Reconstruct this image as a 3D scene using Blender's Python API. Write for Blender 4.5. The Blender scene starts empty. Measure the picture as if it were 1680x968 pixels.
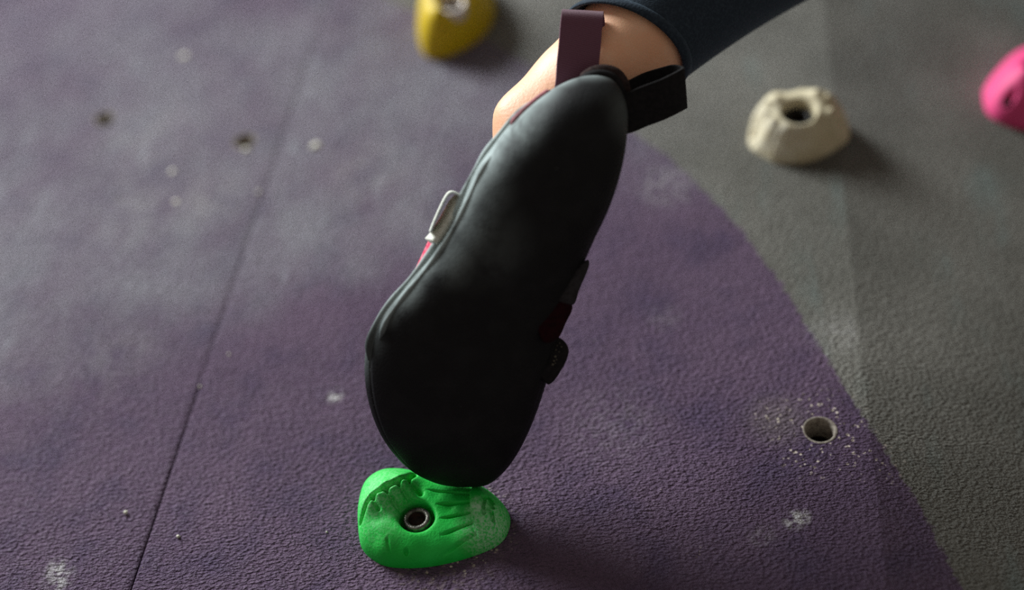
import bpy, bmesh, math, random
import numpy as np
from mathutils import Vector, Matrix

random.seed(7); rng = np.random.default_rng(7)
scene = bpy.context.scene
col = scene.collection

# ------------------------------------------------------------------ camera
F = 50.0 / 36.0 * 1680.0                       # focal length in pixels
def nrm(v): v = np.array(v, float); return v / np.linalg.norm(v)
Zc = nrm((290, 2450, 2333))                    # world up seen from the camera (right, up, forward)
b_ = -2333.0 / (2450 - 290 * .15)
Yc = nrm((-.15 * b_, b_, 1.0))                 # into the wall
Xc = np.cross(Yc, Zc) * 1.0
# camera axes (right, up, forward) is left handed, so fix the sign of the cross product
Xc = -Xc if Xc[0] < 0 else Xc
RIGHT = np.array((Xc[0], Yc[0], Zc[0])); UP = np.array((Xc[1], Yc[1], Zc[1])); FWD = np.array((Xc[2], Yc[2], Zc[2]))
def ray(px, py): return FWD + RIGHT * ((px - 840) / F) + UP * ((484 - py) / F)
HOLD = np.array((0.0, 0.0, 1.0))               # foot of the green hold's bolt on the wall
CAM = HOLD - ray(683, 872) * 0.632
cam_d = bpy.data.cameras.new('camera'); cam = bpy.data.objects.new('camera', cam_d); col.objects.link(cam)
cam_d.lens = 50; cam_d.sensor_width = 36; cam_d.clip_start = .02
cam.matrix_world = Matrix(((RIGHT[0], UP[0], -FWD[0], CAM[0]), (RIGHT[1], UP[1], -FWD[1], CAM[1]),
                           (RIGHT[2], UP[2], -FWD[2], CAM[2]), (0, 0, 0, 1)))
cam_d.dof.use_dof = True; cam_d.dof.focus_distance = .624; cam_d.dof.aperture_fstop = 2.3
scene.camera = cam

# ------------------------------------------------------------------ world and lights
w = bpy.data.worlds.new('gym_air'); scene.world = w; w.use_nodes = True
w.node_tree.nodes['Background'].inputs[0].default_value = (1.0, .91, .82, 1)
w.node_tree.nodes['Background'].inputs[1].default_value = .215
def area(name, loc, target, size, power, color):
    d = bpy.data.lights.new(name, 'AREA'); d.shape = 'RECTANGLE'; d.size = size[0]; d.size_y = size[1]
    d.energy = power; d.color = color
    o = bpy.data.objects.new(name, d); col.objects.link(o); o.location = loc
    o.rotation_euler = (Vector(target) - Vector(loc)).to_track_quat('-Z', 'Y').to_euler()
    return o
LDIR = Vector((-.64, -.47, .62)).normalized()
area('gym_window_light', Vector(HOLD) + LDIR * 3.0, Vector(HOLD) + Vector((0, 0, .1)), (1.2, 1.2), 178, (.92, .98, 1.0))
scene.cycles.sample_clamp_indirect = 2.0
scene.cycles.use_denoising = False                # leaves the fine grain of the photograph
scene.view_settings.view_transform = 'Standard'; scene.view_settings.look = 'None'
scene.view_settings.exposure = 0; scene.view_settings.gamma = 1; scene.view_settings.use_curve_mapping = False

# ------------------------------------------------------------------ helpers
def C(px, py, z): return CAM + ray(px, py) * z                 # point at a depth in front of the camera
P0 = np.zeros(3); N0 = np.array((0., -1., 0.))
def W(px, py, h=0, pl=(P0, N0)):                               # point h in front of a wall plane
    r = ray(px, py); p, n = pl
    return CAM + r * (np.dot(p + n * h - CAM, n) / np.dot(r, n))
CR0, CR1 = W(1350, 0), W(1456, 968)
cd = nrm(CR0 - CR1); cd = cd if cd[2] > 0 else -cd
BEND = math.radians(15)
rot = np.array(Matrix.Rotation(BEND, 3, Vector(cd)))
N1 = rot @ N0
if N1[0] < 0: rot = np.array(Matrix.Rotation(-BEND, 3, Vector(cd))); N1 = rot @ N0
PLR = (CR1, N1)

def mesh_obj(name, v, f, mat=None, parent=None, smooth=True, mats=None, midx=None):
    me = bpy.data.meshes.new(name); me.from_pydata([tuple(map(float, p)) for p in v], [], [tuple(map(int, q)) for q in f]); me.update()
    bm = bmesh.new(); bm.from_mesh(me); bmesh.ops.recalc_face_normals(bm, faces=bm.faces); bm.to_mesh(me); bm.free()
    o = bpy.data.objects.new(name, me); col.objects.link(o)
    for m in (mats or ([mat] if mat else [])): me.materials.append(m)
    if midx is not None: me.polygons.foreach_set('material_index', midx)
    if smooth: me.polygons.foreach_set('use_smooth', [True] * len(me.polygons))
    if parent: o.parent = parent; o.matrix_parent_inverse = parent.matrix_world.inverted()
    return o
def empty(name, loc):
    o = bpy.data.objects.new(name, None); col.objects.link(o); o.location = tuple(loc); o.empty_display_size = .01
    bpy.context.view_layer.update(); return o
def tag(o, label=None, cat=None, group=None, kind=None):
    for k, v in (('label', label), ('category', cat), ('group', group), ('kind', kind)):
        if v: o[k] = v
    return o
def grid_faces(nu, nv, wrap=False):
    f = []
    for i in range(nu - 1):
        for j in range(nv if wrap else nv - 1):
            k = (j + 1) % nv
            f.append((i * nv + j, i * nv + k, (i + 1) * nv + k, (i + 1) * nv + j))
    return f
def smooth_interp(xs, ys, n):
    """Catmull-Rom resampling of rows ys at n places"""
    ys = np.array(ys, float); m = len(ys); out = []
    for t in np.linspace(0, m - 1, n):
        i = min(int(t), m - 2); u = t - i
        p0, p1, p2, p3 = ys[max(i - 1, 0)], ys[i], ys[i + 1], ys[min(i + 2, m - 1)]
        out.append(.5 * ((2 * p1) + (-p0 + p2) * u + (2 * p0 - 5 * p1 + 4 * p2 - p3) * u * u + (-p0 + 3 * p1 - 3 * p2 + p3) * u ** 3))
    return np.array(out)
def sstep(a, b, x): t = np.clip((x - a) / (b - a), 0, 1); return t * t * (3 - 2 * t)

# ------------------------------------------------------------------ node helpers
class NT:
    def __init__(s, name):
        s.m = bpy.data.materials.new(name); s.m.use_nodes = True; s.t = s.m.node_tree; s.n = s.t.nodes; s.l = s.t.links
        s.b = s.n['Principled BSDF']
    def new(s, t, **kw):
        n = s.n.new(t)
        for k, v in kw.items(): setattr(n, k, v)
        return n
    def put(s, sock, v):
        if hasattr(v, 'is_linked') or isinstance(v, bpy.types.NodeSocket): s.l.new(v, sock)
        else: sock.default_value = v
    def math(s, op, a, b=0.0, c=0.0, clamp=False):
        n = s.new('ShaderNodeMath', operation=op, use_clamp=clamp)
        s.put(n.inputs[0], a); s.put(n.inputs[1], b); s.put(n.inputs[2], c); return n.outputs[0]
    def ramp(s, x, a, b, lo=0.0, hi=1.0):
        n = s.new('ShaderNodeMapRange', interpolation_type='SMOOTHSTEP', clamp=True)
        s.put(n.inputs[0], x); s.put(n.inputs[1], a); s.put(n.inputs[2], b); s.put(n.inputs[3], lo); s.put(n.inputs[4], hi); return n.outputs[0]
    def noise(s, vec, scale, detail=3.0, rough=.55, dist=0.0):
        n = s.new('ShaderNodeTexNoise'); s.put(n.inputs['Vector'], vec); n.inputs['Scale'].default_value = scale
        n.inputs['Detail'].default_value = detail; n.inputs['Roughness'].default_value = rough; n.inputs['Distortion'].default_value = dist
        return n.outputs['Fac']
    def voro(s, vec, scale, feature='F1'):
        n = s.new('ShaderNodeTexVoronoi', feature=feature); s.put(n.inputs['Vector'], vec); n.inputs['Scale'].default_value = scale
        return n.outputs['Distance']
    def mix(s, f, a, b):
        n = s.new('ShaderNodeMix', data_type='RGBA'); s.put(n.inputs[0], f); s.put(n.inputs[6], a); s.put(n.inputs[7], b); return n.outputs[2]
    def mapping(s, vec, loc=(0, 0, 0), rot=(0, 0, 0), sc=(1, 1, 1)):
        n = s.new('ShaderNodeMapping'); s.put(n.inputs[0], vec); n.inputs[1].default_value = loc; n.inputs[2].default_value = rot; n.inputs[3].default_value = sc
        return n.outputs[0]
    def bump(s, h, strength, dist, normal=None):
        n = s.new('ShaderNodeBump'); n.inputs['Strength'].default_value = strength; n.inputs['Distance'].default_value = dist
        s.put(n.inputs['Height'], h)
        if normal is not None: s.l.new(normal, n.inputs['Normal'])
        return n.outputs[0]
    def pos(s): return s.new('ShaderNodeNewGeometry').outputs['Position']
    def blob(s, vec, c, r, soft=.5):
        """1 inside radius r of point c on the wall, soft falloff"""
        n = s.new('ShaderNodeVectorMath', operation='DISTANCE'); s.put(n.inputs[0], vec); n.inputs[1].default_value = tuple(map(float, c))
        return s.ramp(n.outputs['Value'], r * (1 + soft), r * (1 - soft))
    def set(s, color=None, rough=None, spec=None, normal=None, **kw):
        if color is not None: s.put(s.b.inputs['Base Color'], color)
        if rough is not None: s.put(s.b.inputs['Roughness'], rough)
        if spec is not None: s.b.inputs['Specular IOR Level'].default_value = spec
        if normal is not None: s.l.new(normal, s.b.inputs['Normal'])
        for k, v in kw.items(): s.put(s.b.inputs[k], v)
        return s.m
def rgb(r, g, b):                                                # sRGB 0-255 to linear
    f = lambda c: (c / 255 / 12.92) if c <= 10 else ((c / 255 + .055) / 1.055) ** 2.4
    return (f(r), f(g), f(b), 1)

# ------------------------------------------------------------------ wall
def wall_material():
    m = NT('painted_textured_wall'); p = m.pos()
    sep = m.new('ShaderNodeSeparateXYZ'); m.l.new(p, sep.inputs[0]); x, z = sep.outputs[0], sep.outputs[2]
    # boundary between purple and grey: x as a curve of z
    bpx = [(560, -60), (640, 0), (760, 48), (880, 112), (1050, 225), (1170, 330), (1270, 450), (1350, 578), (1420, 690), (1500, 815), (1580, 968), (1640, 1090)]
    pts = []
    for q in bpx:
        a = W(*q); pr = W(*q, 0, PLR)
        a = pr if np.dot(np.cross(cd, pr - CR1), N0) * np.dot(np.cross(cd, W(1600, 500) - CR1), N0) > 0 else a
        pts.append((a[2], a[0]))
    pts.sort()
    z0, z1 = pts[0][0] - .6, pts[-1][0] + .6
    sl0 = (pts[1][1] - pts[0][1]) / (pts[1][0] - pts[0][0]); sl1 = (pts[-1][1] - pts[-2][1]) / (pts[-1][0] - pts[-2][0])
    pts = [(z0, pts[0][1] - .6 * sl0 * .6)] + pts + [(z1, pts[-1][1] + .6 * sl1 * 1.2)]
    xs = [q[1] for q in pts]; x0, x1 = min(xs) - .01, max(xs) + .01
    fc = m.new('ShaderNodeFloatCurve'); cv = fc.mapping.curves[0]
    while len(cv.points) < len(pts): cv.points.new(.5, .5)
    for k, (a, bq) in enumerate(pts): cv.points[k].location = ((a - z0) / (z1 - z0), (bq - x0) / (x1 - x0))
    fc.mapping.update()
    m.l.new(m.math('DIVIDE', m.math('SUBTRACT', z, z0), z1 - z0), fc.inputs['Value'])
    xb = m.math('MULTIPLY_ADD', fc.outputs[0], x1 - x0, x0)
    wob = m.math('MULTIPLY', m.math('SUBTRACT', m.noise(p, 260, 3), .5), .008)
    wob = m.math('ADD', wob, m.math('MULTIPLY', m.math('SUBTRACT', m.noise(p, 22, 2), .5), .005))
    d = m.math('ADD', m.math('SUBTRACT', x, xb), wob)
    grey = m.ramp(d, -.0012, .0012)
    # paints
    big = m.noise(m.mapping(p, sc=(1, 1, 1)), 9, 4, .6)
    fine = m.noise(p, 240, 3, .6)
    purple = m.mix(m.ramp(big, .3, .7), rgb(88, 71, 96), rgb(105, 87, 110))
    purple = m.mix(m.ramp(m.noise(p, 35, 3), .45, .75), purple, rgb(80, 66, 94))
    greyc = m.mix(m.ramp(m.noise(p, 14, 4), .35, .7), rgb(108, 110, 102), rgb(128, 130, 122))
    greyc = m.mix(m.math('MULTIPLY', m.ramp(m.noise(m.mapping(p, sc=(1.6, 1, .5)), 26, 3), .55, .75), .4), greyc, rgb(112, 136, 132))
    base = m.mix(grey, purple, greyc)
    # rubbed-in chalk dust: a broad hazy field left and above, streaks, single dabs
    A, B = W(0, 640), W(620, 470)
    nx, nz = -(B[2] - A[2]), (B[0] - A[0]); L = math.hypot(nx, nz); nx /= L; nz /= L
    sd = m.math('ADD', m.math('MULTIPLY', m.math('SUBTRACT', x, float(A[0])), nx), m.math('MULTIPLY', m.math('SUBTRACT', z, float(A[2])), nz))
    sd = m.math('ADD', sd, m.math('MULTIPLY', m.math('SUBTRACT', m.noise(p, 11, 4), .5), .13))
    field = m.math('MULTIPLY', m.ramp(sd, -.02, .05), m.ramp(sd, .42, .10, .45, 1.0))
    xr = W(1080, 300)[0]
    field = m.math('MULTIPLY', field, m.ramp(x, xr + .05, xr - .16, .3, 1.0))
    field = m.math('MULTIPLY', field, m.ramp(m.noise(m.mapping(p, rot=(0, .6, 0), sc=(1, 1, .6)), 16, 5, .65), .32, .68, .25, 1.0))
    field = m.math('MULTIPLY', field, m.ramp(grey, 0, 1, 1.0, .3))
    strk = m.ramp(m.noise(m.mapping(p, rot=(0, .75, 0), sc=(2.6, 1, .8)), 34, 4, .6), .56, .76)
    strk = m.math('MULTIPLY', strk, field)
    base = m.mix(m.math('MULTIPLY', field, .80), base, rgb(144, 148, 154))
    base = m.mix(m.math('MULTIPLY', strk, .6), base, rgb(172, 184, 190))
    for (px, py, r, a) in [(1095, 305, .014, .3),  (1313, 848, .0035, .95), (1305, 853, .004, .5), (1300, 857, .0035, .4),
                           (95, 945, .006, .45), (94, 930, .004, .45), (97, 958, .004, .35), (550, 645, .0035, .7), (547, 652, .003, .4), (1090, 520, .008, .1), (1250, 880, .005, .15), (1370, 545, .012, .2), (1010, 700, .02, .08)]:
        q = m.blob(p, W(px, py), r, .7)
        q = m.math('MULTIPLY', q, m.ramp(fine, .38, .62))
        base = m.mix(m.math('MULTIPLY', q, a), base, rgb(205, 210, 208))
    for (px, py, r, a) in [(60, 585, .05, .06), (190, 585, .022, .1), (215, 350, .02, .2), (330, 330, .02, .25), (590, 280, .02, .2), (230, 230, .03, .15)]:
        q = m.math('MULTIPLY', m.blob(p, W(px, py), r, .9), m.ramp(m.noise(p, 55, 4, .6), .35, .65))
        base = m.mix(m.math('MULTIPLY', q, a), base, rgb(205, 212, 206))
    # pale grit round the bolt hole and round the green hold
    spk = m.ramp(m.voro(p, 400), .34, .24)
    spk = m.math('MULTIPLY', spk, m.ramp(m.noise(p, 190, 2), .47, .54))
    zone = m.math('MAXIMUM', m.blob(p, W(1345, 712), .021, .5), m.math('MAXIMUM', m.blob(p, W(735, 870), .026, .35), m.math('MULTIPLY', m.blob(p, W(1440, 750), .012, .7), .6)))
    zone = m.math('MAXIMUM', zone, m.blob(p, W(1275, 690), .010, .7))
    spk2 = m.math('MULTIPLY', m.ramp(m.voro(p, 330), .16, .08), m.ramp(m.noise(p, 60, 2), .62, .70))
    base = m.mix(m.math('MAXIMUM', m.math('MULTIPLY', spk, zone), m.math('MULTIPLY', spk2, .35)), base, rgb(212, 205, 190))
    base = m.mix(m.math('MULTIPLY', m.blob(p, W(1275, 690), .012, .8), .35), base, rgb(120, 118, 108))
    base = m.mix(m.math('MULTIPLY', m.math('MULTIPLY', m.blob(p, W(720, 880), .032, .3), m.ramp(fine, .5, .7)), .5), base, rgb(150, 140, 130))
    mul = m.new('ShaderNodeMix', data_type='RGBA', blend_type='MULTIPLY'); mul.inputs[0].default_value = 1; m.l.new(base, mul.inputs[6]); mul.inputs[7].default_value = (1.06, .97, .97, 1); base = mul.outputs[2]
    # relief: rolled-on grit paint
    wv = m.mapping(p, rot=(0, .25, 0), sc=(.75, 1, 1.35))
    h = m.math('ADD', m.math('MULTIPLY', m.noise(wv, 610, 3, .58), 1.0), m.math('MULTIPLY', m.voro(wv, 700, 'SMOOTH_F1'), -.5))
    nb = m.bump(h, 1.0, .0052)
    nb = m.bump(m.noise(m.mapping(p, rot=(0, .4, 0), sc=(1, 1, 1.8)), 28, 3), .35, .005, nb)
    return m.set(base, m.ramp(h, .1, .5, .85, .62), .28, nb)
WALLM = wall_material()

def plain(name, c, rough=.6, spec=.4, metallic=0.0, nscale=None, namp=.0, c2=None):
    m = NT(name); p = m.pos(); colr = c
    if c2: colr = m.mix(m.ramp(m.noise(p, nscale or 200, 3), .38, .66), c, c2)
    nb = m.bump(m.noise(p, (nscale or 200) * 3, 2), .6, namp) if namp else None
    return m.set(colr, rough, spec, nb, Metallic=metallic)
RAWWOOD = plain('raw_drilled_edge', rgb(150, 142, 130), .9, .2, 0, 500, .0004, rgb(110, 100, 92))
HOLEDARK = plain('dark_hole_bottom', rgb(38, 28, 22), .9, .1, 0, 400, 0, rgb(24, 18, 15))
STEEL = plain('worn_black_steel', rgb(120, 116, 108), .42, .5, .8, 500, .0003, rgb(70, 68, 64))
STEELD = plain('dark_socket', rgb(40, 34, 30), .6, .4, .4, 500, 0, rgb(64, 44, 34))
BLACKBOLT = plain('black_oxide_steel', rgb(26, 24, 23), .5, .4, .3, 500, 0, rgb(18, 17, 16))
ZINC = plain('pale_zinc_washer', rgb(236, 224, 214), .45, .5, .2, 400, 0, rgb(210, 200, 190))

wall = empty('wall_back', (0, 0, 1)); wall['kind'] = 'structure'; wall['label'] = 'textured climbing wall painted purple and grey, dusted with chalk'
HOLES = [(1345, 706, .0070), (170, 194, .0052), (401, 232, .0060)]
S0, S1 = W(215, 964), W(540, 0)
def line_x(a, bq, z): return a[0] + (bq[0] - a[0]) * (z - a[2]) / (bq[2] - a[2])
ZLO, ZHI, STEP = -.2, 3.2, .013
def wavy(x, z): return .0009 * math.sin(x * 23 + 1.3 * math.sin(z * 11)) * math.cos(z * 17 + .8) + .0006 * math.sin(z * 41 + x * 13)
def panel(fx0, fx1, plane, flip_edge):
    """a plywood panel: gridded front with rounded edges, closed back; holes are cut through it"""
    zs = np.arange(ZLO, ZHI, STEP); nu = 180; v = []; T = .02
    for zz in zs:
        a, c = fx0(zz), fx1(zz)
        us = np.concatenate(([0, .0006, .0016], np.linspace(.004, (c - a) - .004, nu - 6), [(c - a) - .0016, (c - a) - .0006, c - a]))
        for k, u in enumerate(us):
            e = min(u, (c - a) - u); es_ = u if flip_edge == 'lo' else (c - a) - u; dep = -.0007 * max(0, 1 - es_ / .0016) ** 2 if flip_edge else 0
            hh = wavy(a + u, zz) * min(1, e / .06) + dep
            if plane is None: v.append((a + u, -hh, zz))
            else:
                P = CR1 + cd * ((zz - CR1[2]) / cd[2]); t = np.cross(N1, cd); t = t if t[0] > 0 else -t
                v.append(P + t * u + N1 * hh)
    f = grid_faces(len(zs), nu)
    n = len(v); back = [tuple(np.array(q) + (0, T, 0)) for q in v]
    # closed shell: only the border of the back is needed
    nz = len(zs); border = [j for j in range(nu)] + [i * nu + nu - 1 for i in range(1, nz)] + [(nz - 1) * nu + j for j in range(nu - 2, -1, -1)] + [i * nu for i in range(nz - 2, 0, -1)]
    bi = {q: n + k for k, q in enumerate(border)}; v = list(v) + [back[q] for q in border]
    for k in range(len(border)): q, r = border[k], border[(k + 1) % len(border)]; f.append((q, r, bi[r], bi[q]))
    f.append(tuple(n + k for k in range(len(border))))
    return mesh_obj('wall_panel', v, f, WALLM, wall)
seam = lambda zz: line_x(S0, S1, zz); crease = lambda zz: CR1[0] + cd[0] * (zz - CR1[2]) / cd[2]
pan_l = panel(lambda zz: seam(zz) - 2.2, lambda zz: seam(zz) - .00035, None, 'hi')
pan_m = panel(lambda zz: seam(zz) + .00035, crease, None, 'lo')
pan_r = panel(lambda zz: 0.0, lambda zz: 2.2, PLR, None)
backing = mesh_obj('wall_backing', [(-2.2, .012, -.15), (.35, .012, -.15), (.35, .012, 3.1), (-2.2, .012, 3.1)], [(0, 1, 2, 3)], HOLEDARK, wall)
backing.location.y += 0.035
for (px, py, r) in HOLES:
    c = W(px, py); pan = pan_m if px > 600 else pan_l
    n = 40; v = []; f = []
    for yy in (-.02, .034):
        for k in range(n): a = 2 * math.pi * k / n; v.append((c[0] + r * math.cos(a), yy, c[2] + r * math.sin(a)))
    f = [(k, (k + 1) % n, n + (k + 1) % n, n + k) for k in range(n)] + [tuple(range(n)), tuple(range(n, 2 * n))]
    cut = mesh_obj('cutter', v, f, None, None, False)
    mod = pan.modifiers.new('hole', 'BOOLEAN'); mod.operation = 'DIFFERENCE'; mod.solver = 'EXACT'; mod.object = cut
    bpy.context.view_layer.update()
    dg = bpy.context.evaluated_depsgraph_get(); nm = bpy.data.meshes.new_from_object(pan.evaluated_get(dg))
    pan.modifiers.clear(); pan.data = nm; bpy.data.objects.remove(cut, do_unlink=True)
    # sleeve in the hole: pale chamfered lip, raw drilled bore, dark threaded nut at the end
    v = []; prof = [(r + .0009, -.0003), (r + .0002, -.0006), (r - .0004, .0000), (r - .0007, .0018), (r - .0008, .012), (r - .0008, .020), (r - .0025, .0205), (r - .0025, .032), (.0001, .032)]
    for (rr, yy) in prof:
        for k in range(n): a = 2 * math.pi * k / n; v.append((c[0] + rr * math.cos(a), yy, c[2] + rr * math.sin(a)))
    fs = grid_faces(len(prof), n, True)
    mi = [0 if k // n < 4 else 1 for k in range(len(fs))]
    sl = mesh_obj('bolt_hole_sleeve', v, fs, parent=wall, mats=[RAWWOOD, HOLEDARK], midx=mi)
for q in (pan_l, pan_m, pan_r): q.data.set_sharp_from_angle(angle=math.radians(38))
za = W(322, 632)[2]
mesh_obj('seam_filler', [(seam(zz) + dx, -wavy(seam(zz), zz) * 0 + .0005, zz) for zz in np.linspace(za, 3.15, 60) for dx in (-.0005, .0005)], grid_faces(60, 2), WALLM, wall)
# chips of bare filler knocked out of the paint
CHIP = plain('bare_pale_filler', rgb(226, 222, 206), .8, .3, 0, 300, 0, rgb(200, 196, 182))
for (px, py, r) in [(518, 240, .0030), (404, 247, .0024), (302, 93, .0034), (283, 281, .0022), (289, 331, .0018), (424, 316, .0012), (328, 634, .0007), (207, 843, .0010), (293, 882, .0008), (376, 582, .0008), (848, 727, .0005), (536, 873, .0005)]:
    c = W(px, py); n = 11; v = [(c[0], -.0007 - wavy(c[0], c[2]), c[2])]; j = 1 + .25 * rng.standard_normal(n)
    for (s, hh) in ((.7, .0006), (1, -.0003)):
        for k in range(n): a = 2 * math.pi * k / n; v.append((c[0] + r * s * j[k] * math.cos(a), -hh - wavy(c[0], c[2]), c[2] + r * s * j[k] * math.sin(a)))
    f = [(0, 1 + k, 1 + (k + 1) % n) for k in range(n)] + [(1 + k, 1 + n + k, 1 + n + (k + 1) % n, 1 + (k + 1) % n) for k in range(n)]
    mesh_obj('filler_chip', v, f, CHIP, wall)

# ------------------------------------------------------------------ climbing holds
def seg_dist(X, Y, a, bq):
    ax, ay = a; bx, by = bq; dx, dy = bx - ax, by - ay
    t = np.clip(((X - ax) * dx + (Y - ay) * dy) / (dx * dx + dy * dy + 1e-12), 0, 1)
    return np.hypot(X - ax - t * dx, Y - ay - t * dy)
def poly_dist(X, Y, pts): return np.min([seg_dist(X, Y, pts[i], pts[i + 1]) for i in range(len(pts) - 1)], axis=0)

def hold(name, bolt, hb, outline, ctrl, rrec, mat, floor_h, pl=(P0, N0), NA=256, NR=70, edge=(4, .45), shape=None, idw=2.6, recess=True, mouth=.0012):
    """a moulded resin hold: height over the wall sampled on rings round its bolt recess, recess cut in, base closed"""
    p, n = pl
    up = np.array((0, 0, 1.)) if pl[1] is N0 else cd
    e_s = np.cross(up, n); e_s = e_s if e_s[0] > 0 else -e_s; e_t = np.cross(n, e_s); e_t = e_t if e_t[2] > 0 else -e_t
    O = W(*bolt, hb, pl) - n * hb
    def loc(px, py, h=0): q = W(px, py, h, pl) - O; return np.array((np.dot(q, e_s), np.dot(q, e_t)))
    ol = np.array([loc(*q) for q in outline]); m = len(ol)
    # closed Catmull-Rom outline, then radius by angle
    dense = []
    for i in range(m):
        p0, p1, p2, p3 = ol[i - 1], ol[i], ol[(i + 1) % m], ol[(i + 2) % m]
        for u in np.linspace(0, 1, 24, endpoint=False): dense.append(.5 * ((2 * p1) + (-p0 + p2) * u + (2 * p0 - 5 * p1 + 4 * p2 - p3) * u * u + (-p0 + 3 * p1 - 3 * p2 + p3) * u ** 3))
    dense = np.array(dense); ang = np.arctan2(dense[:, 1], dense[:, 0]); rad = np.hypot(dense[:, 0], dense[:, 1])
    o_ = np.argsort(ang); ang, rad = ang[o_], rad[o_]
    ph = np.linspace(-math.pi, math.pi, NA, endpoint=False)
    R = np.interp(ph, np.r_[ang - 2 * math.pi, ang, ang + 2 * math.pi], np.r_[rad, rad, rad])
    r0 = rrec if recess else 1e-5
    rr = np.r_[np.linspace(0, .9, NR - 18, endpoint=False), 1 - .1 * np.linspace(1, 0, 18) ** 2]
    RAD = r0 + (R[None, :] - r0) * rr[:, None]
    X, Y = RAD * np.cos(ph), RAD * np.sin(ph)
    rel = np.clip(RAD / R[None, :], 0, 1)
    num = np.zeros_like(X); den = np.zeros_like(X)
    for (px, py, h) in ctrl:
        q = loc(px, py, h); wt = 1 / (np.hypot(X - q[0], Y - q[1]) + .003) ** idw; num += wt * h; den += wt
    H = num / den
    E = np.clip(1 - rel ** edge[0], 0, 1) ** edge[1]
    if shape is not None: H = shape(X, Y, H, loc, rel, E)
    H = H * E
    if recess: H = H - mouth * np.exp(-(RAD - r0) / .0008)
    H[-1, :] = 0
    v = [O + e_s * X[i, j] + e_t * Y[i, j] + n * H[i, j] for i in range(NR) for j in range(NA)]
    f = grid_faces(NR, NA, True)
    k0 = len(v)
    if recess:
        for (s, hh) in ((.96, None), (.93, .5), (.9, floor_h), (.3, floor_h)):
            for j in range(NA):
                h_ = H[0, j] - .0012 if hh is None else (floor_h + (H[0, j] - floor_h) * .5 if hh == .5 else hh)
                v.append(O + e_s * r0 * s * math.cos(ph[j]) + e_t * r0 * s * math.sin(ph[j]) + n * h_)
        rows = [list(range(NA))] + [[k0 + a * NA + j for j in range(NA)] for a in range(4)]
        for a in range(4):
            for j in range(NA): q = (j + 1) % NA; f.append((rows[a][j], rows[a + 1][j], rows[a + 1][q], rows[a][q]))
        f.append(tuple(rows[-1]))
    o_ = mesh_obj(name, v, f, mat)
    return o_, (O, e_s, e_t, n, loc)

def lathe(name, O, es, et, n, prof, N, mats, parent, midx_of=None):
    v = [O + (es * math.cos(2 * math.pi * k / N) + et * math.sin(2 * math.pi * k / N)) * r + n * h for (r, h) in prof for k in range(N)]
    f = grid_faces(len(prof), N, True); f.append(tuple(range((len(prof) - 1) * N, len(prof) * N)))
    mi = [(midx_of[k // N] if k < N * (len(prof) - 1) else midx_of[-1]) for k in range(len(f))] if midx_of else None
    return mesh_obj(name, v, f, parent=parent, mats=mats, midx=mi)
def socket_bolt(parent, fr, r, h0, h1):
    O, es, et, n, _ = fr
    b = lathe('bolt', O, es, et, n, [(r * .92, h0), (r, h0 + .0006), (r, h1 - .001), (r * .9, h1), (r * .66, h1), (r * .6, h1 - .0008), (r * .58, h1 - .005)], 48, [STEEL, STEELD], parent, [0, 0, 0, 0, 0, 1, 1])
    return b

def resin(name, c, cs, chalk=None, chalk_c=rgb(215, 225, 215), rough=.62, emboss=.0005, sss=.0):
    m = NT(name); p = m.pos()
    g = m.noise(p, 900, 3, .6); cc = m.mix(m.ramp(m.noise(p, 60, 3), .35, .7), c, cs)
    cc = m.mix(m.math('MULTIPLY', m.ramp(m.voro(p, 330), .10, .05), m.ramp(m.noise(p, 150, 2), .55, .62)), cc, tuple(.25 * k for k in cs[:3]) + (1,))
    if chalk:
        for (pt, r, amt, sc_) in chalk:
            q = m.math('MULTIPLY', m.blob(p, pt, r, .6), m.ramp(m.noise(p, sc_, 4, .7), .36, .66))
            cc = m.mix(m.math('MULTIPLY', q, amt), cc, chalk_c)
    nb = m.bump(g, .5, emboss)
    return m.set(cc, rough, .35, nb)

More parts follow.
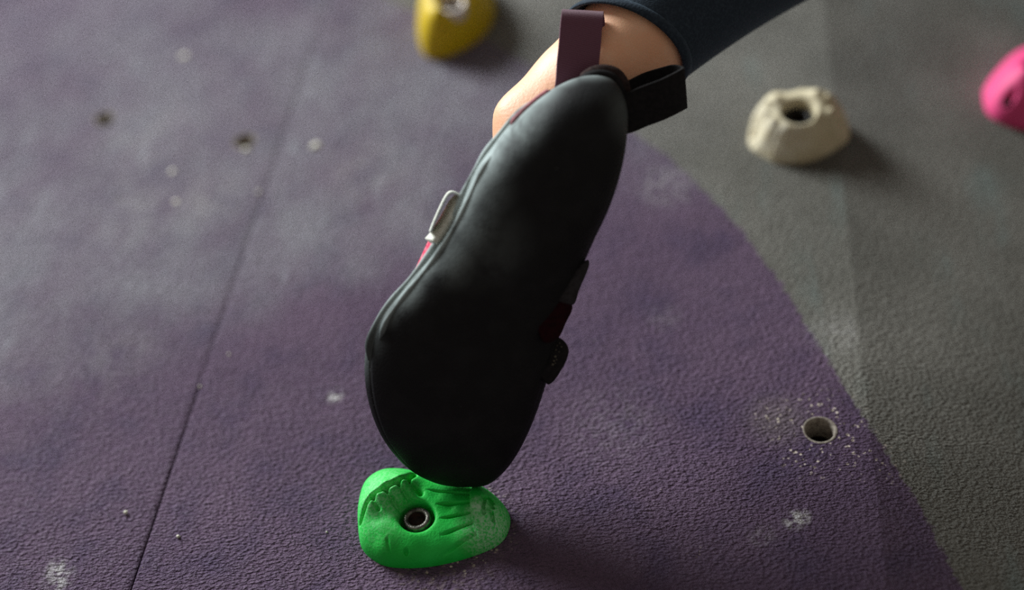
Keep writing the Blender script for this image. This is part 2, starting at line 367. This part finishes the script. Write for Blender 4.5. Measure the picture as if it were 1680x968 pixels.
# green foot hold
def green_shape(X, Y, H, loc, rel, E):
    L = lambda h, *pts: [loc(a, bq, h) for a, bq in pts]
    # crease round the ball lobe
    d = poly_dist(X, Y, L(.0185, (586, 838), (600, 824), (620, 812), (640, 803), (656, 793), (668, 782), (676, 770)))
    H = H - .0048 * np.exp(-(d / .0011) ** 2)
    # finger shapes below the crease
    for a, bq in (((612, 816), (622, 838)), ((632, 806), (652, 832)), ((652, 795), (672, 820)), ((666, 783), (688, 806))):
        d = poly_dist(X, Y, [loc(*a, .0185), loc(*bq, .0150)]); H = H - .0034 * np.exp(-(d / .0011) ** 2)
    for c_, r_ in (((602, 828), .0042), ((625, 819), .0042), ((645, 809), .0042), ((662, 797), .0040)):
        q = loc(*c_, .0175); H = H + .0016 * np.exp(-(np.hypot(X - q[0], Y - q[1]) / r_) ** 2)
    # flutes running to the end cap: stepped like overlapping folds
    for k, (a, bq, dep) in enumerate((((700, 812), (772, 810), .0010), ((716, 833), (774, 825), .0016), ((722, 856), (775, 840), .0018), ((722, 882), (777, 857), .0018), ((715, 908), (781, 874), .0015), ((735, 915), (787, 888), .0012))):
        A, B = L(.009, a, bq); dx, dy = B - A; ll = math.hypot(dx, dy)
        t = np.clip(((X - A[0]) * dx + (Y - A[1]) * dy) / ll ** 2, 0, 1.02); sd = ((X - A[0]) * -dy + (Y - A[1]) * dx) / ll
        inside = sstep(-.05, .35, t) * (1 - sstep(1.0, 1.02, t))
        inside = inside * (((X - A[0]) * dx + (Y - A[1]) * dy) / ll ** 2 > 0) * (((X - A[0]) * dx + (Y - A[1]) * dy) / ll ** 2 < 1.05)
        H = H - inside * (.9 * dep * np.exp(-(sd / .0005) ** 2) + .35 * dep * np.where(sd < 0, np.exp(sd / .003), np.exp(-sd / .0004)))
    # end cap: sharp lip standing proud
    cl = L(.010, (776, 790), (771, 812), (772, 836), (778, 862), (787, 884), (800, 905))
    cl = np.array(cl); xb = np.interp(Y, cl[::-1, 1], cl[::-1, 0]); s = X - xb
    H = H + .0034 * sstep(-.0005, .0006, s) * (1 - .55 * sstep(.001, .014, s))
    # moulded mark on the cap: two hooked strokes
    M = [[(793, 818), (800, 816), (806, 821), (803, 826), (808, 831)], [(795, 822), (793, 832), (794, 844)], [(795, 838), (800, 835), (806, 840), (808, 850)], [(802, 826), (808, 823)]]
    d = np.min([poly_dist(X, Y, L(.0105, *q)) for q in M], axis=0)
    H = H - .0030 * (1 - sstep(.0004, .0011, d))
    # air pit, mould seam notch
    q = loc(668, 911, .006); H = H - .0022 * np.exp(-(np.hypot(X - q[0], Y - q[1]) / .0010) ** 4)
    d = poly_dist(X, Y, L(.004, (640, 902), (642, 924))); H = H - .0012 * np.exp(-(d / .0006) ** 2)
    return H
g_pts = [(W(805, 862, .010), .012, .55, 900), (W(781, 835, .012), .005, .7, 300), (W(812, 880, .006), .010, .4, 900), (W(612, 840, .015), .014, .22, 900), (W(625, 790, .02), .014, .25, 900)]
GREEN = resin('green_resin', rgb(14, 186, 58), rgb(28, 202, 74), g_pts, rgb(190, 225, 195), .6, .0005)
g_out = [(589, 872), (594, 900), (612, 919), (640, 931), (690, 932), (742, 923), (795, 906), (824, 889), (836, 866), (836, 846), (822, 826), (796, 808), (760, 799), (715, 794), (690, 788), (660, 784), (626, 787), (600, 806), (590, 838)]
gh, gfr = hold('green_foot_hold', (683, 848), .0120, g_out,
               [(683, 848, .0145), (655, 850, .0150), (625, 855, .0155), (610, 885, .0125), (650, 905, .0105), (700, 905, .0100), (740, 890, .0095), (765, 850, .0095), (740, 835, .0095), (720, 812, .0115), (750, 808, .0105), (765, 808, .0100), (690, 808, .0130), (632, 790, .0230), (612, 808, .0225), (655, 782, .0225), (800, 850, .0110), (815, 860, .009), (795, 818, .0115)],
               .0083, GREEN, .0030, NA=512, NR=170, edge=(5, .5), shape=green_shape)
tag(gh, 'bright green resin foot hold under the toe of the climbing shoe', 'climbing hold', 'climbing holds bolted to the wall')
socket_bolt(gh, gfr, .0062, .0030, .0112)

# cream hold
def cream_shape(X, Y, H, loc, rel, E):
    a = np.arctan2(Y, X)
    rough = .0016 * np.sin(a * 9 + 1) * np.sin(rel * 9) + .0012 * np.sin(a * 21 + 4 * rel) * np.cos(a * 13)
    k = np.exp(-(np.maximum(np.hypot(X, Y) - .0094, 0) / .0035) ** 2)
    return (H + rough * sstep(.6, .9, rel) * .6) * (1 - k) + (.0225 + .10 * Y) * k
CREAM = resin('cream_resin', rgb(196, 182, 148), rgb(206, 194, 162), [(W(1260, 215, .012), .018, .5, 300), (W(1285, 230, .012), .012, .5, 300)], rgb(226, 222, 206), .6, .0006)
c_out = [(1227, 232), (1233, 247), (1252, 260), (1270, 269), (1292, 270), (1320, 268), (1350, 258), (1377, 242), (1392, 229), (1392, 212), (1378, 196), (1345, 187), (1300, 188), (1258, 192), (1235, 208)]
ch, cfr = hold('cream_hold', (1310, 182), .022, c_out,
               [(1310, 180, .0235), (1275, 156, .0260), (1258, 164, .0250), (1290, 153, .0225), (1340, 144, .0300), (1360, 152, .0280), (1315, 150, .0240), (1256, 178, .0250), (1366, 172, .0250), (1238, 224, .005), (1236, 236, .004), (1262, 250, .0100), (1268, 192, .0232), (1290, 255, .008), (1330, 253, .008), (1365, 238, .006), (1384, 218, .005), (1290, 205, .0205), (1335, 205, .0205), (1375, 205, .008)],
               .0094, CREAM, .004, NA=220, NR=70, edge=(7, .5), shape=cream_shape, idw=3)
tag(ch, 'cream resin hold with two blunt horns and a dark bolt recess on the grey paint', 'climbing hold', 'climbing holds bolted to the wall')
lathe('bolt', *cfr[:4], [(.0074, .004), (.0080, .0046), (.0080, .0172), (.0075, .0180), (.0052, .0180), (.0049, .0172), (.0048, .012)], 48, [BLACKBOLT, HOLEDARK], ch, [0, 0, 0, 0, 0, 1, 1])

# yellow hold
YEL = resin('yellow_resin', rgb(206, 176, 16), rgb(190, 158, 12), None, rough=.5, emboss=.0003)
y_out = [(688, 74), (700, 94), (722, 96), (752, 86), (780, 70), (802, 48), (812, 22), (806, -6), (785, -26), (745, -30), (712, -14), (694, 20), (688, 50)]
yh, yfr = hold('yellow_hold', (741, 3), .029, y_out,
               [(741, 3, .031), (715, 10, .033), (702, 40, .024), (710, 70, .017), (745, 55, .019), (775, 35, .019), (795, 15, .020), (760, 0, .031), (745, -30, .034), (775, -25, .032), (712, -20, .034)],
               .0088, YEL, .020, NA=200, NR=60, edge=(4, .5), idw=3)
tag(yh, 'yellow resin wedge hold with a pale washer at the top edge', 'climbing hold', 'climbing holds bolted to the wall')
O, es, et, n_, _ = yfr
lathe('washer', O, es, et, n_, [(.0086, .020), (.0088, .0255), (.0084, .0275), (.0062, .0272), (.0058, .0245), (.0056, .021)], 48, [ZINC, STEELD], yh, [0, 0, 0, 0, 1, 1])
socket_bolt(yh, yfr, .0052, .0205, .0225)

# pink hold on the turned-away panel
PINK = resin('pink_resin', rgb(218, 66, 122), rgb(226, 78, 132), None, rough=.58, emboss=.0002)
def pink_shape(X, Y, H, loc, rel, E):
    q = loc(1663, 149, .020); d = np.hypot(X - q[0], Y - q[1])
    return H - .012 * np.exp(-(d / .0026) ** 6)
p_out = [(1613, 165), (1621, 188), (1645, 204), (1685, 214), (1730, 210), (1764, 188), (1776, 155), (1766, 123), (1735, 98), (1695, 90), (1655, 102), (1628, 126), (1614, 146)]
ph_, pfr = hold('pink_hold', (1702, 118), .026, p_out, [(1702, 118, .0285), (1660, 140, .024), (1650, 170, .0215), (1700, 190, .022), (1740, 150, .025), (1690, 100, .036), (1660, 110, .032), (1640, 150, .022)],
                .0088, PINK, .008, pl=PLR, NA=260, NR=120, edge=(2.3, .55), shape=pink_shape, idw=2)
tag(ph_, 'smooth pink resin hold with a small screwhole at the right edge', 'climbing hold', 'climbing holds bolted to the wall')
socket_bolt(ph_, pfr, .0066, .008, .0135)
q_ = pfr[4](1663, 149, .020)
lathe('shade_plug', pfr[0] + pfr[1] * q_[0] + pfr[2] * q_[1], pfr[1], pfr[2], pfr[3], [(.0022, .002), (.0023, .0125), (.0020, .0130), (.0008, .0126)], 24, [BLACKBOLT], ph_)  # dark plug added so the small hole looks shaded inside

# ------------------------------------------------------------------ person: leg with leggings
def ring(c, e1, e2, a, bq, N=56, ex=2.0):
    out = []
    for k in range(N):
        t = 2 * math.pi * k / N; cs, sn = math.cos(t), math.sin(t)
        out.append(c + e1 * a * math.copysign(abs(cs) ** (2 / ex), cs) + e2 * bq * math.copysign(abs(sn) ** (2 / ex), sn))
    return out
AX = nrm(RIGHT * .70 + UP * .585 + FWD * .42)          # shin direction, ankle to knee
def sec(px, py, z, dirpx, a, bq):
    c = C(px, py, z); d = nrm(RIGHT * dirpx[0] - UP * dirpx[1]); e1 = nrm(d - AX * np.dot(d, AX)); e2 = nrm(np.cross(AX, e1))
    e2 = e2 if np.dot(e2, FWD) < 0 else -e2
    return c, e1, e2, a, bq
SK = NT('skin'); p = SK.pos()
sc_ = SK.mix(SK.ramp(SK.noise(p, 60, 3), .35, .7), rgb(244, 182, 142), rgb(248, 194, 158))
SKIN = SK.set(sc_, .5, .4, SK.bump(SK.noise(p, 700, 3), .4, .0004), **{'Subsurface Weight': .12, 'Subsurface Scale': .006, 'Subsurface Radius': (1, .4, .25)})
LG = NT('navy_leggings'); p = LG.pos()
LEGG = LG.set(LG.mix(LG.ramp(LG.noise(p, 700, 3), .4, .7), rgb(34, 42, 52), rgb(46, 56, 66)), .85, .15, LG.bump(LG.noise(p, 1100, 2), .5, .0006), **{'Sheen Weight': .5, 'Sheen Roughness': .5, 'Sheen Tint': rgb(120, 140, 155)})

hem = C(1030, 74, .641)
D0 = (.72, .69)
secs = [sec(868, 330, .622, D0, .024, .022), sec(880, 290, .624, D0, .0250, .022), sec(903, 240, .628, D0, .0262, .022), sec(928, 200, .631, D0, .0268, .022), sec(948, 168, .633, D0, .0262, .023),
        sec(972, 140, .636, (.76, .65), .0255, .025), sec(1000, 108, .638, (.80, .60), .0250, .026)]
for d, a in ((0, .0255), (.03, .0262), (.07, .029), (.12, .036), (.17, .044), (.22, .047), (.28, .045), (.33, .046), (.37, .050)):
    dd = nrm(RIGHT * .80 - UP * .60); e1 = nrm(dd - AX * np.dot(dd, AX)); e2 = nrm(np.cross(AX, e1)); e2 = e2 if np.dot(e2, FWD) < 0 else -e2
    secs.append((hem + AX * d, e1, e2, a, a * 1.02))
knee = hem + AX * .37
TH = nrm(np.array((.35, -.45, .82)))
for d, a in ((.05, .056), (.12, .062), (.22, .070), (.34, .078), (.42, .080)):
    e1 = secs[-1][1]; e1 = nrm(e1 - TH * np.dot(e1, TH)); e2 = nrm(np.cross(TH, e1)); e2 = e2 if np.dot(e2, secs[-1][2]) > 0 else -e2
    secs.append((knee + TH * d, e1, e2, a, a))
def loft(name, secs, n, mat, parent=None, off=0.0, N=56, caps=(True, True), bump=None, tilt=0):
    rows = np.array([np.r_[s[0], s[1], s[2], s[3], s[4]] for s in secs]); rows = smooth_interp(None, rows, n); v = []
    for ii, r in enumerate(rows):
        e1 = nrm(r[3:6]); e2 = nrm(r[6:9]); v += ring(r[0:3], e1 + AX * tilt * max(0, 1 - ii / 16), e2, r[9] + off, r[10] + off, N)
    v = np.array(v)
    if bump is not None: v = bump(v)
    f = grid_faces(n, N, True)
    if caps[0]: f.append(tuple(range(N)))
    if caps[1]: f.append(tuple(range((n - 1) * N, n * N)))
    return mesh_obj(name, v, f, mat, parent), v
def ankle_bumps(v):
    out = v.copy()
    for (px, py, z, r, amp, dirv) in ((838, 183, .626, .013, .006, -RIGHT * .9 + UP * .2 - FWD * .3), (985, 95, .616, .010, .0035, -FWD), (960, 120, .614, .012, .002, -FWD), (1050, 105, .62, .014, -.002, -FWD)):
        c = C(px, py, z); d = np.linalg.norm(v - c, axis=1); out += np.exp(-(d / r) ** 2)[:, None] * nrm(dirv)[None, :] * amp
    return out
person, _ = loft('person', secs, 120, SKIN, bump=ankle_bumps)
tag(person, 'climber in dark leggings, bare ankle above the heel of the shoe', 'person')
TL = .38
lsecs = [(hem + AX * -.002, secs[7][1], secs[7][2], .0268, .0274)] + [(s[0], s[1], s[2], s[3] + .0016, s[4] + .0016) for s in secs[8:]]
legg, _ = loft('leggings', lsecs, 110, LEGG, person, caps=(False, True), tilt=TL)
so = legg.modifiers.new('thickness', 'SOLIDIFY'); so.thickness = .0009; so.offset = 1
hv = []
hc, h1, h2 = hem + AX * .000, secs[7][1], secs[7][2]
for i in range(8):
    a = 2 * math.pi * i / 8; hv += ring(hc + AX * (.0030 * math.cos(a) - .001), h1 + AX * TL, h2, .0276 + .0011 * math.sin(a), .0282 + .0011 * math.sin(a))
hv += hv[:56]
mesh_obj('hem', hv, grid_faces(9, 56, True), LEGG, legg)

# ------------------------------------------------------------------ climbing shoe
def rubber_material(name='chalky_black_rubber', k=1.0):
    m = NT(name); p = m.pos()
    base = m.mix(m.ramp(m.noise(p, 90, 3), .4, .7), rgb(21, 21, 22), rgb(27, 27, 28))
    tot = None
    for (px, py, z, r, amt) in [(795, 250, .592, .015, 1.), (770, 290, .594, .013, 1.), (745, 335, .594, .011, .95), (722, 380, .598, .010, .9), (700, 425, .600, .010, .9), (672, 470, .603, .010, .85), (650, 505, .606, .008, .7),
                                (835, 205, .588, .014, .95), (880, 168, .590, .010, .75), (925, 143, .593, .008, .55), (965, 132, .594, .008, .45), (790, 320, .575, .010, .16), (770, 375, .578, .011, .2), (740, 425, .584, .009, .22), (800, 400, .578, .014, .08), (1014, 190, .586, .009, .14), (622, 550, .612, .009, .25)]:
        q = m.math('MULTIPLY', m.blob(p, C(px, py, z), r * k, .8), amt)
        tot = q if tot is None else m.math('MAXIMUM', tot, q)
    tex = m.ramp(m.noise(m.mapping(p, rot=(.4, .7, .2), sc=(1, 1, .5)), 70, 5, .65), .20, .56)
    tot = m.math('MULTIPLY', tot, tex)
    base = m.mix(tot, base, rgb(176, 188, 186))
    sp = m.math('MULTIPLY', m.ramp(m.voro(p, 260), .05, .03), m.ramp(m.noise(p, 120, 2), .62, .66))
    base = m.mix(m.math('MULTIPLY', sp, .5), base, rgb(160, 165, 165))
    return m.set(base, m.ramp(tot, 0, .6, .6, .85), .16, m.bump(m.noise(p, 900, 3), .5, .0004))
RUBBER = rubber_material()
RANDM = rubber_material('chalk_dusted_rand', 1.55)
MAROON = NT('maroon_webbing'); p = MAROON.pos()
wv = MAROON.new('ShaderNodeTexWave'); MAROON.l.new(p, wv.inputs[0]); wv.inputs['Scale'].default_value = 420; wv.inputs['Distortion'].default_value = .6; wv.bands_direction = 'Z'
MAROONM = MAROON.set(MAROON.mix(wv.outputs['Fac'], rgb(98, 62, 78), rgb(116, 74, 90)), .85, .15, MAROON.bump(wv.outputs['Fac'], .5, .0003), **{'Sheen Weight': .3})
BLACKWEB = plain('black_webbing', rgb(24, 23, 24), .85, .15, 0, 500, .0004, rgb(32, 30, 31))
DARKRED = plain('black_red_upper_patch', rgb(38, 9, 15), .9, .1, 0, 500, .0004, rgb(28, 8, 12))
UPPER = plain('dark_red_upper', rgb(96, 24, 44), .85, .2, 0, 500, .0005, rgb(66, 22, 34))
REDMESH = plain('red_mesh', rgb(206, 60, 92), .85, .2, 0, 450, .0006, rgb(212, 130, 142))
WHITEF = plain('off_white_loop_fabric', rgb(232, 232, 220), .95, .1, 0, 700, .0012, rgb(214, 214, 200))
GREYF = plain('grey_edge_binding', rgb(200, 208, 206), .6, .4, 0, 500, .0003, rgb(190, 196, 192))
CHARC = plain('charcoal_suede', rgb(52, 50, 52), .95, .1, 0, 600, .0005, rgb(42, 40, 42))
COLLAR = plain('dark_collar_lining', rgb(58, 46, 44), .95, .1, 0, 500, .0006, rgb(40, 32, 32))

#       left edge       right edge     depth  front  back
ST = [((748, 799), (776, 799), .6320, .001, .002),
      ((716, 793), (800, 795), .6300, .005, .006),
      ((680, 776), (822, 779), .6272, .0080, .010),
      ((650, 749), (842, 755), .6240, .0105, .015),
      ((624, 712), (862, 720), .6200, .0125, .020),
      ((606, 665), (882, 672), .6160, .0140, .024),
      ((598, 610), (900, 616), .6120, .0155, .028),
      ((603, 560), (915, 562), .6085, .0165, .030),
      ((624, 512), (930, 508), .6050, .0175, .033),
      ((667, 461), (948, 455), .6020, .0185, .036),
      ((711, 405), (972, 400), .5993, .0200, .038),
      ((745, 344), (999, 342), .5968, .0215, .039),
      ((772, 288), (1017, 288), .5945, .0225, .039),
      ((806, 240), (1027, 236), .5935, .0225, .037),
      ((842, 196), (1029, 188), .5935, .0205, .034),
      ((882, 162), (1021, 155), .5945, .0165, .029),
      ((922, 138), (1006, 134), .5960, .0110, .022),
      ((950, 127), (988, 126), .5975, .0050, .012)]
rows = smooth_interp(None, [list(a) + list(bq) + [z, fr, bk] for a, bq, z, fr, bk in ST], 150)
NS = 96
shoe = empty('climbing_shoe', C(760, 800, .616))
tag(shoe, 'black rubber climbing shoe seen from its sole, toe pressed on the green hold', 'shoe')
SV = np.zeros((150, NS, 3)); TT = np.linspace(0, 1, 150)
for i, r in enumerate(rows):
    L, R = C(r[0], r[1], r[4]), C(r[2], r[3], r[4]); M = (L + R) / 2; a = np.linalg.norm(R - L) / 2; e1 = nrm(R - L); e2 = nrm(-FWD + e1 * np.dot(FWD, e1))
    for k in range(NS):
        t = 2 * math.pi * k / NS; cs, sn = math.cos(t), math.sin(t)
        if sn >= 0:
            ex = 1.9 if cs < 0 else 2.4
            d = r[5] * abs(sn) ** (2 / ex)
            # lengthwise hollow of the arch on the inner side
            SV[i, k] = M + e1 * a * math.copysign(abs(cs) ** (2 / ex), cs) + e2 * d
        else:
            SV[i, k] = M + e1 * a * math.copysign(abs(cs) ** (2 / 2.2), cs) - e2 * r[6] * abs(sn) ** (2 / 2.2)
def strip(name, i0, i1, k0, k1, mat, off=0.0, parent=shoe, thick=None):
    idx = [k % NS for k in range(k0, k1 + 1)]; v = []
    for i in range(i0, i1):
        for k in idx: v.append(SV[i, k])
    nk = len(idx); f = grid_faces(i1 - i0, nk)
    o = mesh_obj(name, v, f, mat, parent)
    return o
# the sole covers the camera-facing half, the rand wraps the sides, the upper closes the back (open at the ankle)
kq = NS // 2
sole = strip('sole', 0, 150, 5, kq - 6, RUBBER)
s_ = sole.modifiers.new('rubber', 'SOLIDIFY'); s_.thickness = .0035; s_.offset = -1
rl = strip('rand', 0, 150, kq - 6, kq + 5, RANDM); rr_ = strip('rand', 0, 150, -6, 5, RUBBER)
for q in (rl, rr_): s_ = q.modifiers.new('rubber', 'SOLIDIFY'); s_.thickness = .002; s_.offset = -1
upper = strip('upper', 0, 112, kq + 5, NS - 6, UPPER)
s_ = upper.modifiers.new('cloth', 'SOLIDIFY'); s_.thickness = .0015; s_.offset = -1
hc_ = strip('heel_cup', 111, 150, kq + 5, kq + 12, RUBBER); hc2 = strip('heel_cup', 111, 150, NS - 13, NS - 6, RUBBER)
for q in (hc_, hc2): s_ = q.modifiers.new('rubber', 'SOLIDIFY'); s_.thickness = .002; s_.offset = -1

def tube(name, pts, r, mat, parent, N=10, n=60, flat=1.0, view=None):
    P = smooth_interp(None, pts, n); v = []
    for i in range(n):
        t = nrm(P[min(i + 1, n - 1)] - P[max(i - 1, 0)]); u = nrm(np.cross(t, FWD)); w_ = np.cross(t, u)
        taper = min(1, (min(i, n - 1 - i) + .6) / 5)
        if name == 'rand_edge': taper *= 1 + .45 * math.sin(i * .31) * math.sin(i * .117 + 1)
        for k in range(N): a = 2 * math.pi * k / N; v.append(P[i] + (u * math.cos(a) + w_ * math.sin(a) * flat) * r * taper)
    f = grid_faces(n, N, True); f += [tuple(range(N)), tuple(range((n - 1) * N, n * N))]
    return mesh_obj(name, v, f, mat, parent)
def surf(i, k, off): # point on the shoe skin pushed outwards
    i = int(i); k = int(k) % NS
    c = SV[i].mean(axis=0); q = SV[i, k]; return q + nrm(q - c) * off
# welt lines of the rand along the inner side
tube('rand_edge', [surf(i, kq - 4 + .02 * (i - 60), .0002) for i in range(56, 138, 6)], .0013, RANDM, shoe, n=90)
tube('rand_edge', [surf(i, kq - 8, .0001) for i in range(62, 112, 6)], .0010, RANDM, shoe, n=70)
PINKW = plain('faded_pink_stitch_line', rgb(190, 120, 128), .85, .2, 0, 300, 0, rgb(140, 104, 108))
tube('stitch_line', [surf(i, kq - 6, .0002) for i in range(120, 138, 3)], .0013, PINKW, shoe, n=50)

def ribbon(name, path, width, thick, mat, parent, n=60, edge_mat=None):
    """webbing: path of centre points, width vector, given thickness"""
    P = smooth_interp(None, path, n); v = []; wv_ = np.array(width)
    for i in range(n):
        t = nrm(P[min(i + 1, n - 1)] - P[max(i - 1, 0)]); u = nrm(np.cross(t, wv_)); ww = nrm(wv_) * np.linalg.norm(wv_)
        for (s, q) in ((-.5, -.5), (-.49, -.5), (0, -.55), (.49, -.5), (.5, -.5), (.5, .5), (.49, .5), (0, .55), (-.49, .5), (-.5, .5)): v.append(P[i] + ww * s + u * thick * q)
    f = grid_faces(n, 10, True); f += [tuple(range(10)), tuple(range((n - 1) * 10, n * 10))]
    mi = None; mats = [mat]
    if edge_mat: mats.append(edge_mat); mi = [1 if (k < (n - 1) * 10 and k % 10 in (4, 9, 0, 3, 5, 8)) else 0 for k in range(len(f))]
    return mesh_obj(name, v, f, parent=parent, mats=mats, midx=mi)
# maroon pull loop on the heel: up, over and down behind
wd = (RIGHT * .985 + UP * -.02 + FWD * .17) * .0182
base = lambda px, py, z: C(px, py, z)
ribbon('pull_tab', [base(940, 165, .604), base(946, 135, .605), base(948, 105, .605), base(951, 75, .606), base(953, 48, .607), base(955, 28, .608), base(956, 20, .6105), base(957, 22, .614), base(958, 32, .616), base(959, 60, .617), base(961, 95, .616), base(962, 130, .613)],
       wd, .0014, MAROONM, shoe, n=80)
# black pull loop on the outer side: out to the right and back, mouth open upwards
wd2 = -(UP * .93 - RIGHT * .12 + -FWD * .36) * .0172
def bl(px, py, z): return C(px, py, z)
ribbon('pull_tab', [bl(1012, 190, .598), bl(1034, 184, .599), bl(1058, 174, .600), bl(1085, 164, .600), bl(1106, 154, .601), bl(1119, 147, .603), bl(1123, 144, .606), bl(1119, 141, .610), bl(1105, 139, .613), bl(1085, 144, .615), bl(1060, 152, .615), bl(1036, 164, .613), bl(1015, 176, .610)],
       wd2, .0013, BLACKWEB, shoe, n=90)
# collar round the ankle opening
cl_c = [(952, 137, .598), (972, 122, .598), (992, 118, .599), (1010, 124, .600), (1021, 140, .601), (1024, 160, .603), (1022, 182, .606)]
tube('collar', [C(*q) for q in cl_c], .0032, COLLAR, shoe, N=14)
tube('collar', [C(q[0] - 6, q[1] + 6, q[2] - .003) for q in cl_c], .0026, BLACKWEB, shoe, N=14)
# inner side: red mesh panel, closure strap folded back through its ring
def plate(name, pts, z, depth, mat, parent, bev=.0008):
    """rounded outline in front of the camera, given real depth along the view"""
    pts = np.array(pts, float); m = len(pts); dense = []
    for i in range(m):
        p0, p1, p2, p3 = pts[i - 1], pts[i], pts[(i + 1) % m], pts[(i + 2) % m]
        for u in np.linspace(0, 1, 8, endpoint=False): dense.append(.5 * ((2 * p1) + (-p0 + p2) * u + (2 * p0 - 5 * p1 + 4 * p2 - p3) * u * u + (-p0 + 3 * p1 - 3 * p2 + p3) * u ** 3))
    dense = np.array(dense); cen = dense.mean(axis=0); v = []; n = len(dense)
    for (zo, s) in ((0, -bev), (bev, 0), (depth - bev, 0), (depth, -bev)):
        for q in dense:
            d = nrm(q - cen); qq = q + d * s * F / z; v.append(C(qq[0], qq[1], z + zo))
    f = grid_faces(4, n, True); f += [tuple(range(n)), tuple(range(3 * n, 4 * n))]
    return mesh_obj(name, v, f, mat, parent)
WL = nrm(-RIGHT * .36 - UP * -.1 + FWD * .93)
ribbon('side_panel', [C(738, 352, .602), C(728, 368, .602), (C(716, 392, .602)), C(704, 418, .602), C(691, 446, .602)], WL * .014, .0016, REDMESH, shoe, n=40)
ribbon('side_panel', [C(694, 440, .602), C(684, 458, .603), C(668, 484, .604), C(652, 508, .605)], WL * .012, .0016, GREYF, shoe, n=40)
st = ribbon('closure_strap', [C(766, 334, .5955), C(756, 322, .5955), C(746, 316, .5955), C(738, 316, .5955), (C(731, 324, .5955)), C(722, 342, .5955), C(714, 360, .5955), C(706, 380, .5955)], nrm(FWD * .97 - RIGHT * .07 + UP * .1) * .012, .0010, WHITEF, shoe, n=60, edge_mat=GREYF)
ribbon('loop_lining', [C(756, 324, .5955), C(747, 334, .5955), C(738, 350, .5955), C(727, 369, .5955), C(716, 386, .5955), C(707, 396, .5955)], WL * .010, .0030, WHITEF, st, n=50)
# outer side: suede and red patches of the upper, end of the closure strap sticking out
plate('side_panel', [(960, 428), (966, 436), (950, 476), (940, 500), (915, 494), (905, 490), (930, 460)], .5935, .020, CHARC, shoe)
plate('side_panel', [(938, 500), (928, 530), (914, 556), (890, 560), (880, 520), (900, 495)], .594, .020, DARKRED, shoe)
tb = plate('closure_strap', [(895, 553), (912, 552), (926, 560), (933, 574), (929, 592), (918, 612), (907, 627), (896, 629), (880, 600)], .604, .0035, BLACKWEB, shoe)
MARK = plain('faint_grey_print', rgb(96, 92, 80), .8, .2, 0, 300, 0, rgb(70, 68, 60))
for (px, py, r) in [(918, 563, .0004), (914, 567, .0004), (921, 569, .0004), (912, 574, .0005), (917, 577, .0004), (911, 585, .0006), (909, 592, .0005), (913, 590, .0004), (907, 598, .0006), (911, 596, .0003)]:
    c = C(px, py, .6039); v = [c + (RIGHT * math.cos(a) + UP * math.sin(a)) * r * .9 - FWD * hh for hh in (-.0004, .0002) for a in np.linspace(0, 6.283, 6, endpoint=False)]
    mesh_obj('printed_mark', v, [(k, (k + 1) % 6, 6 + (k + 1) % 6, 6 + k) for k in range(6)] + [tuple(range(6, 12))], MARK, tb)
print('hold depth', np.dot(HOLD - CAM, FWD), 'cam', CAM, 'fwd', FWD, 'knee', knee, 'hem', hem, 'heel', C(950, 200, .575))
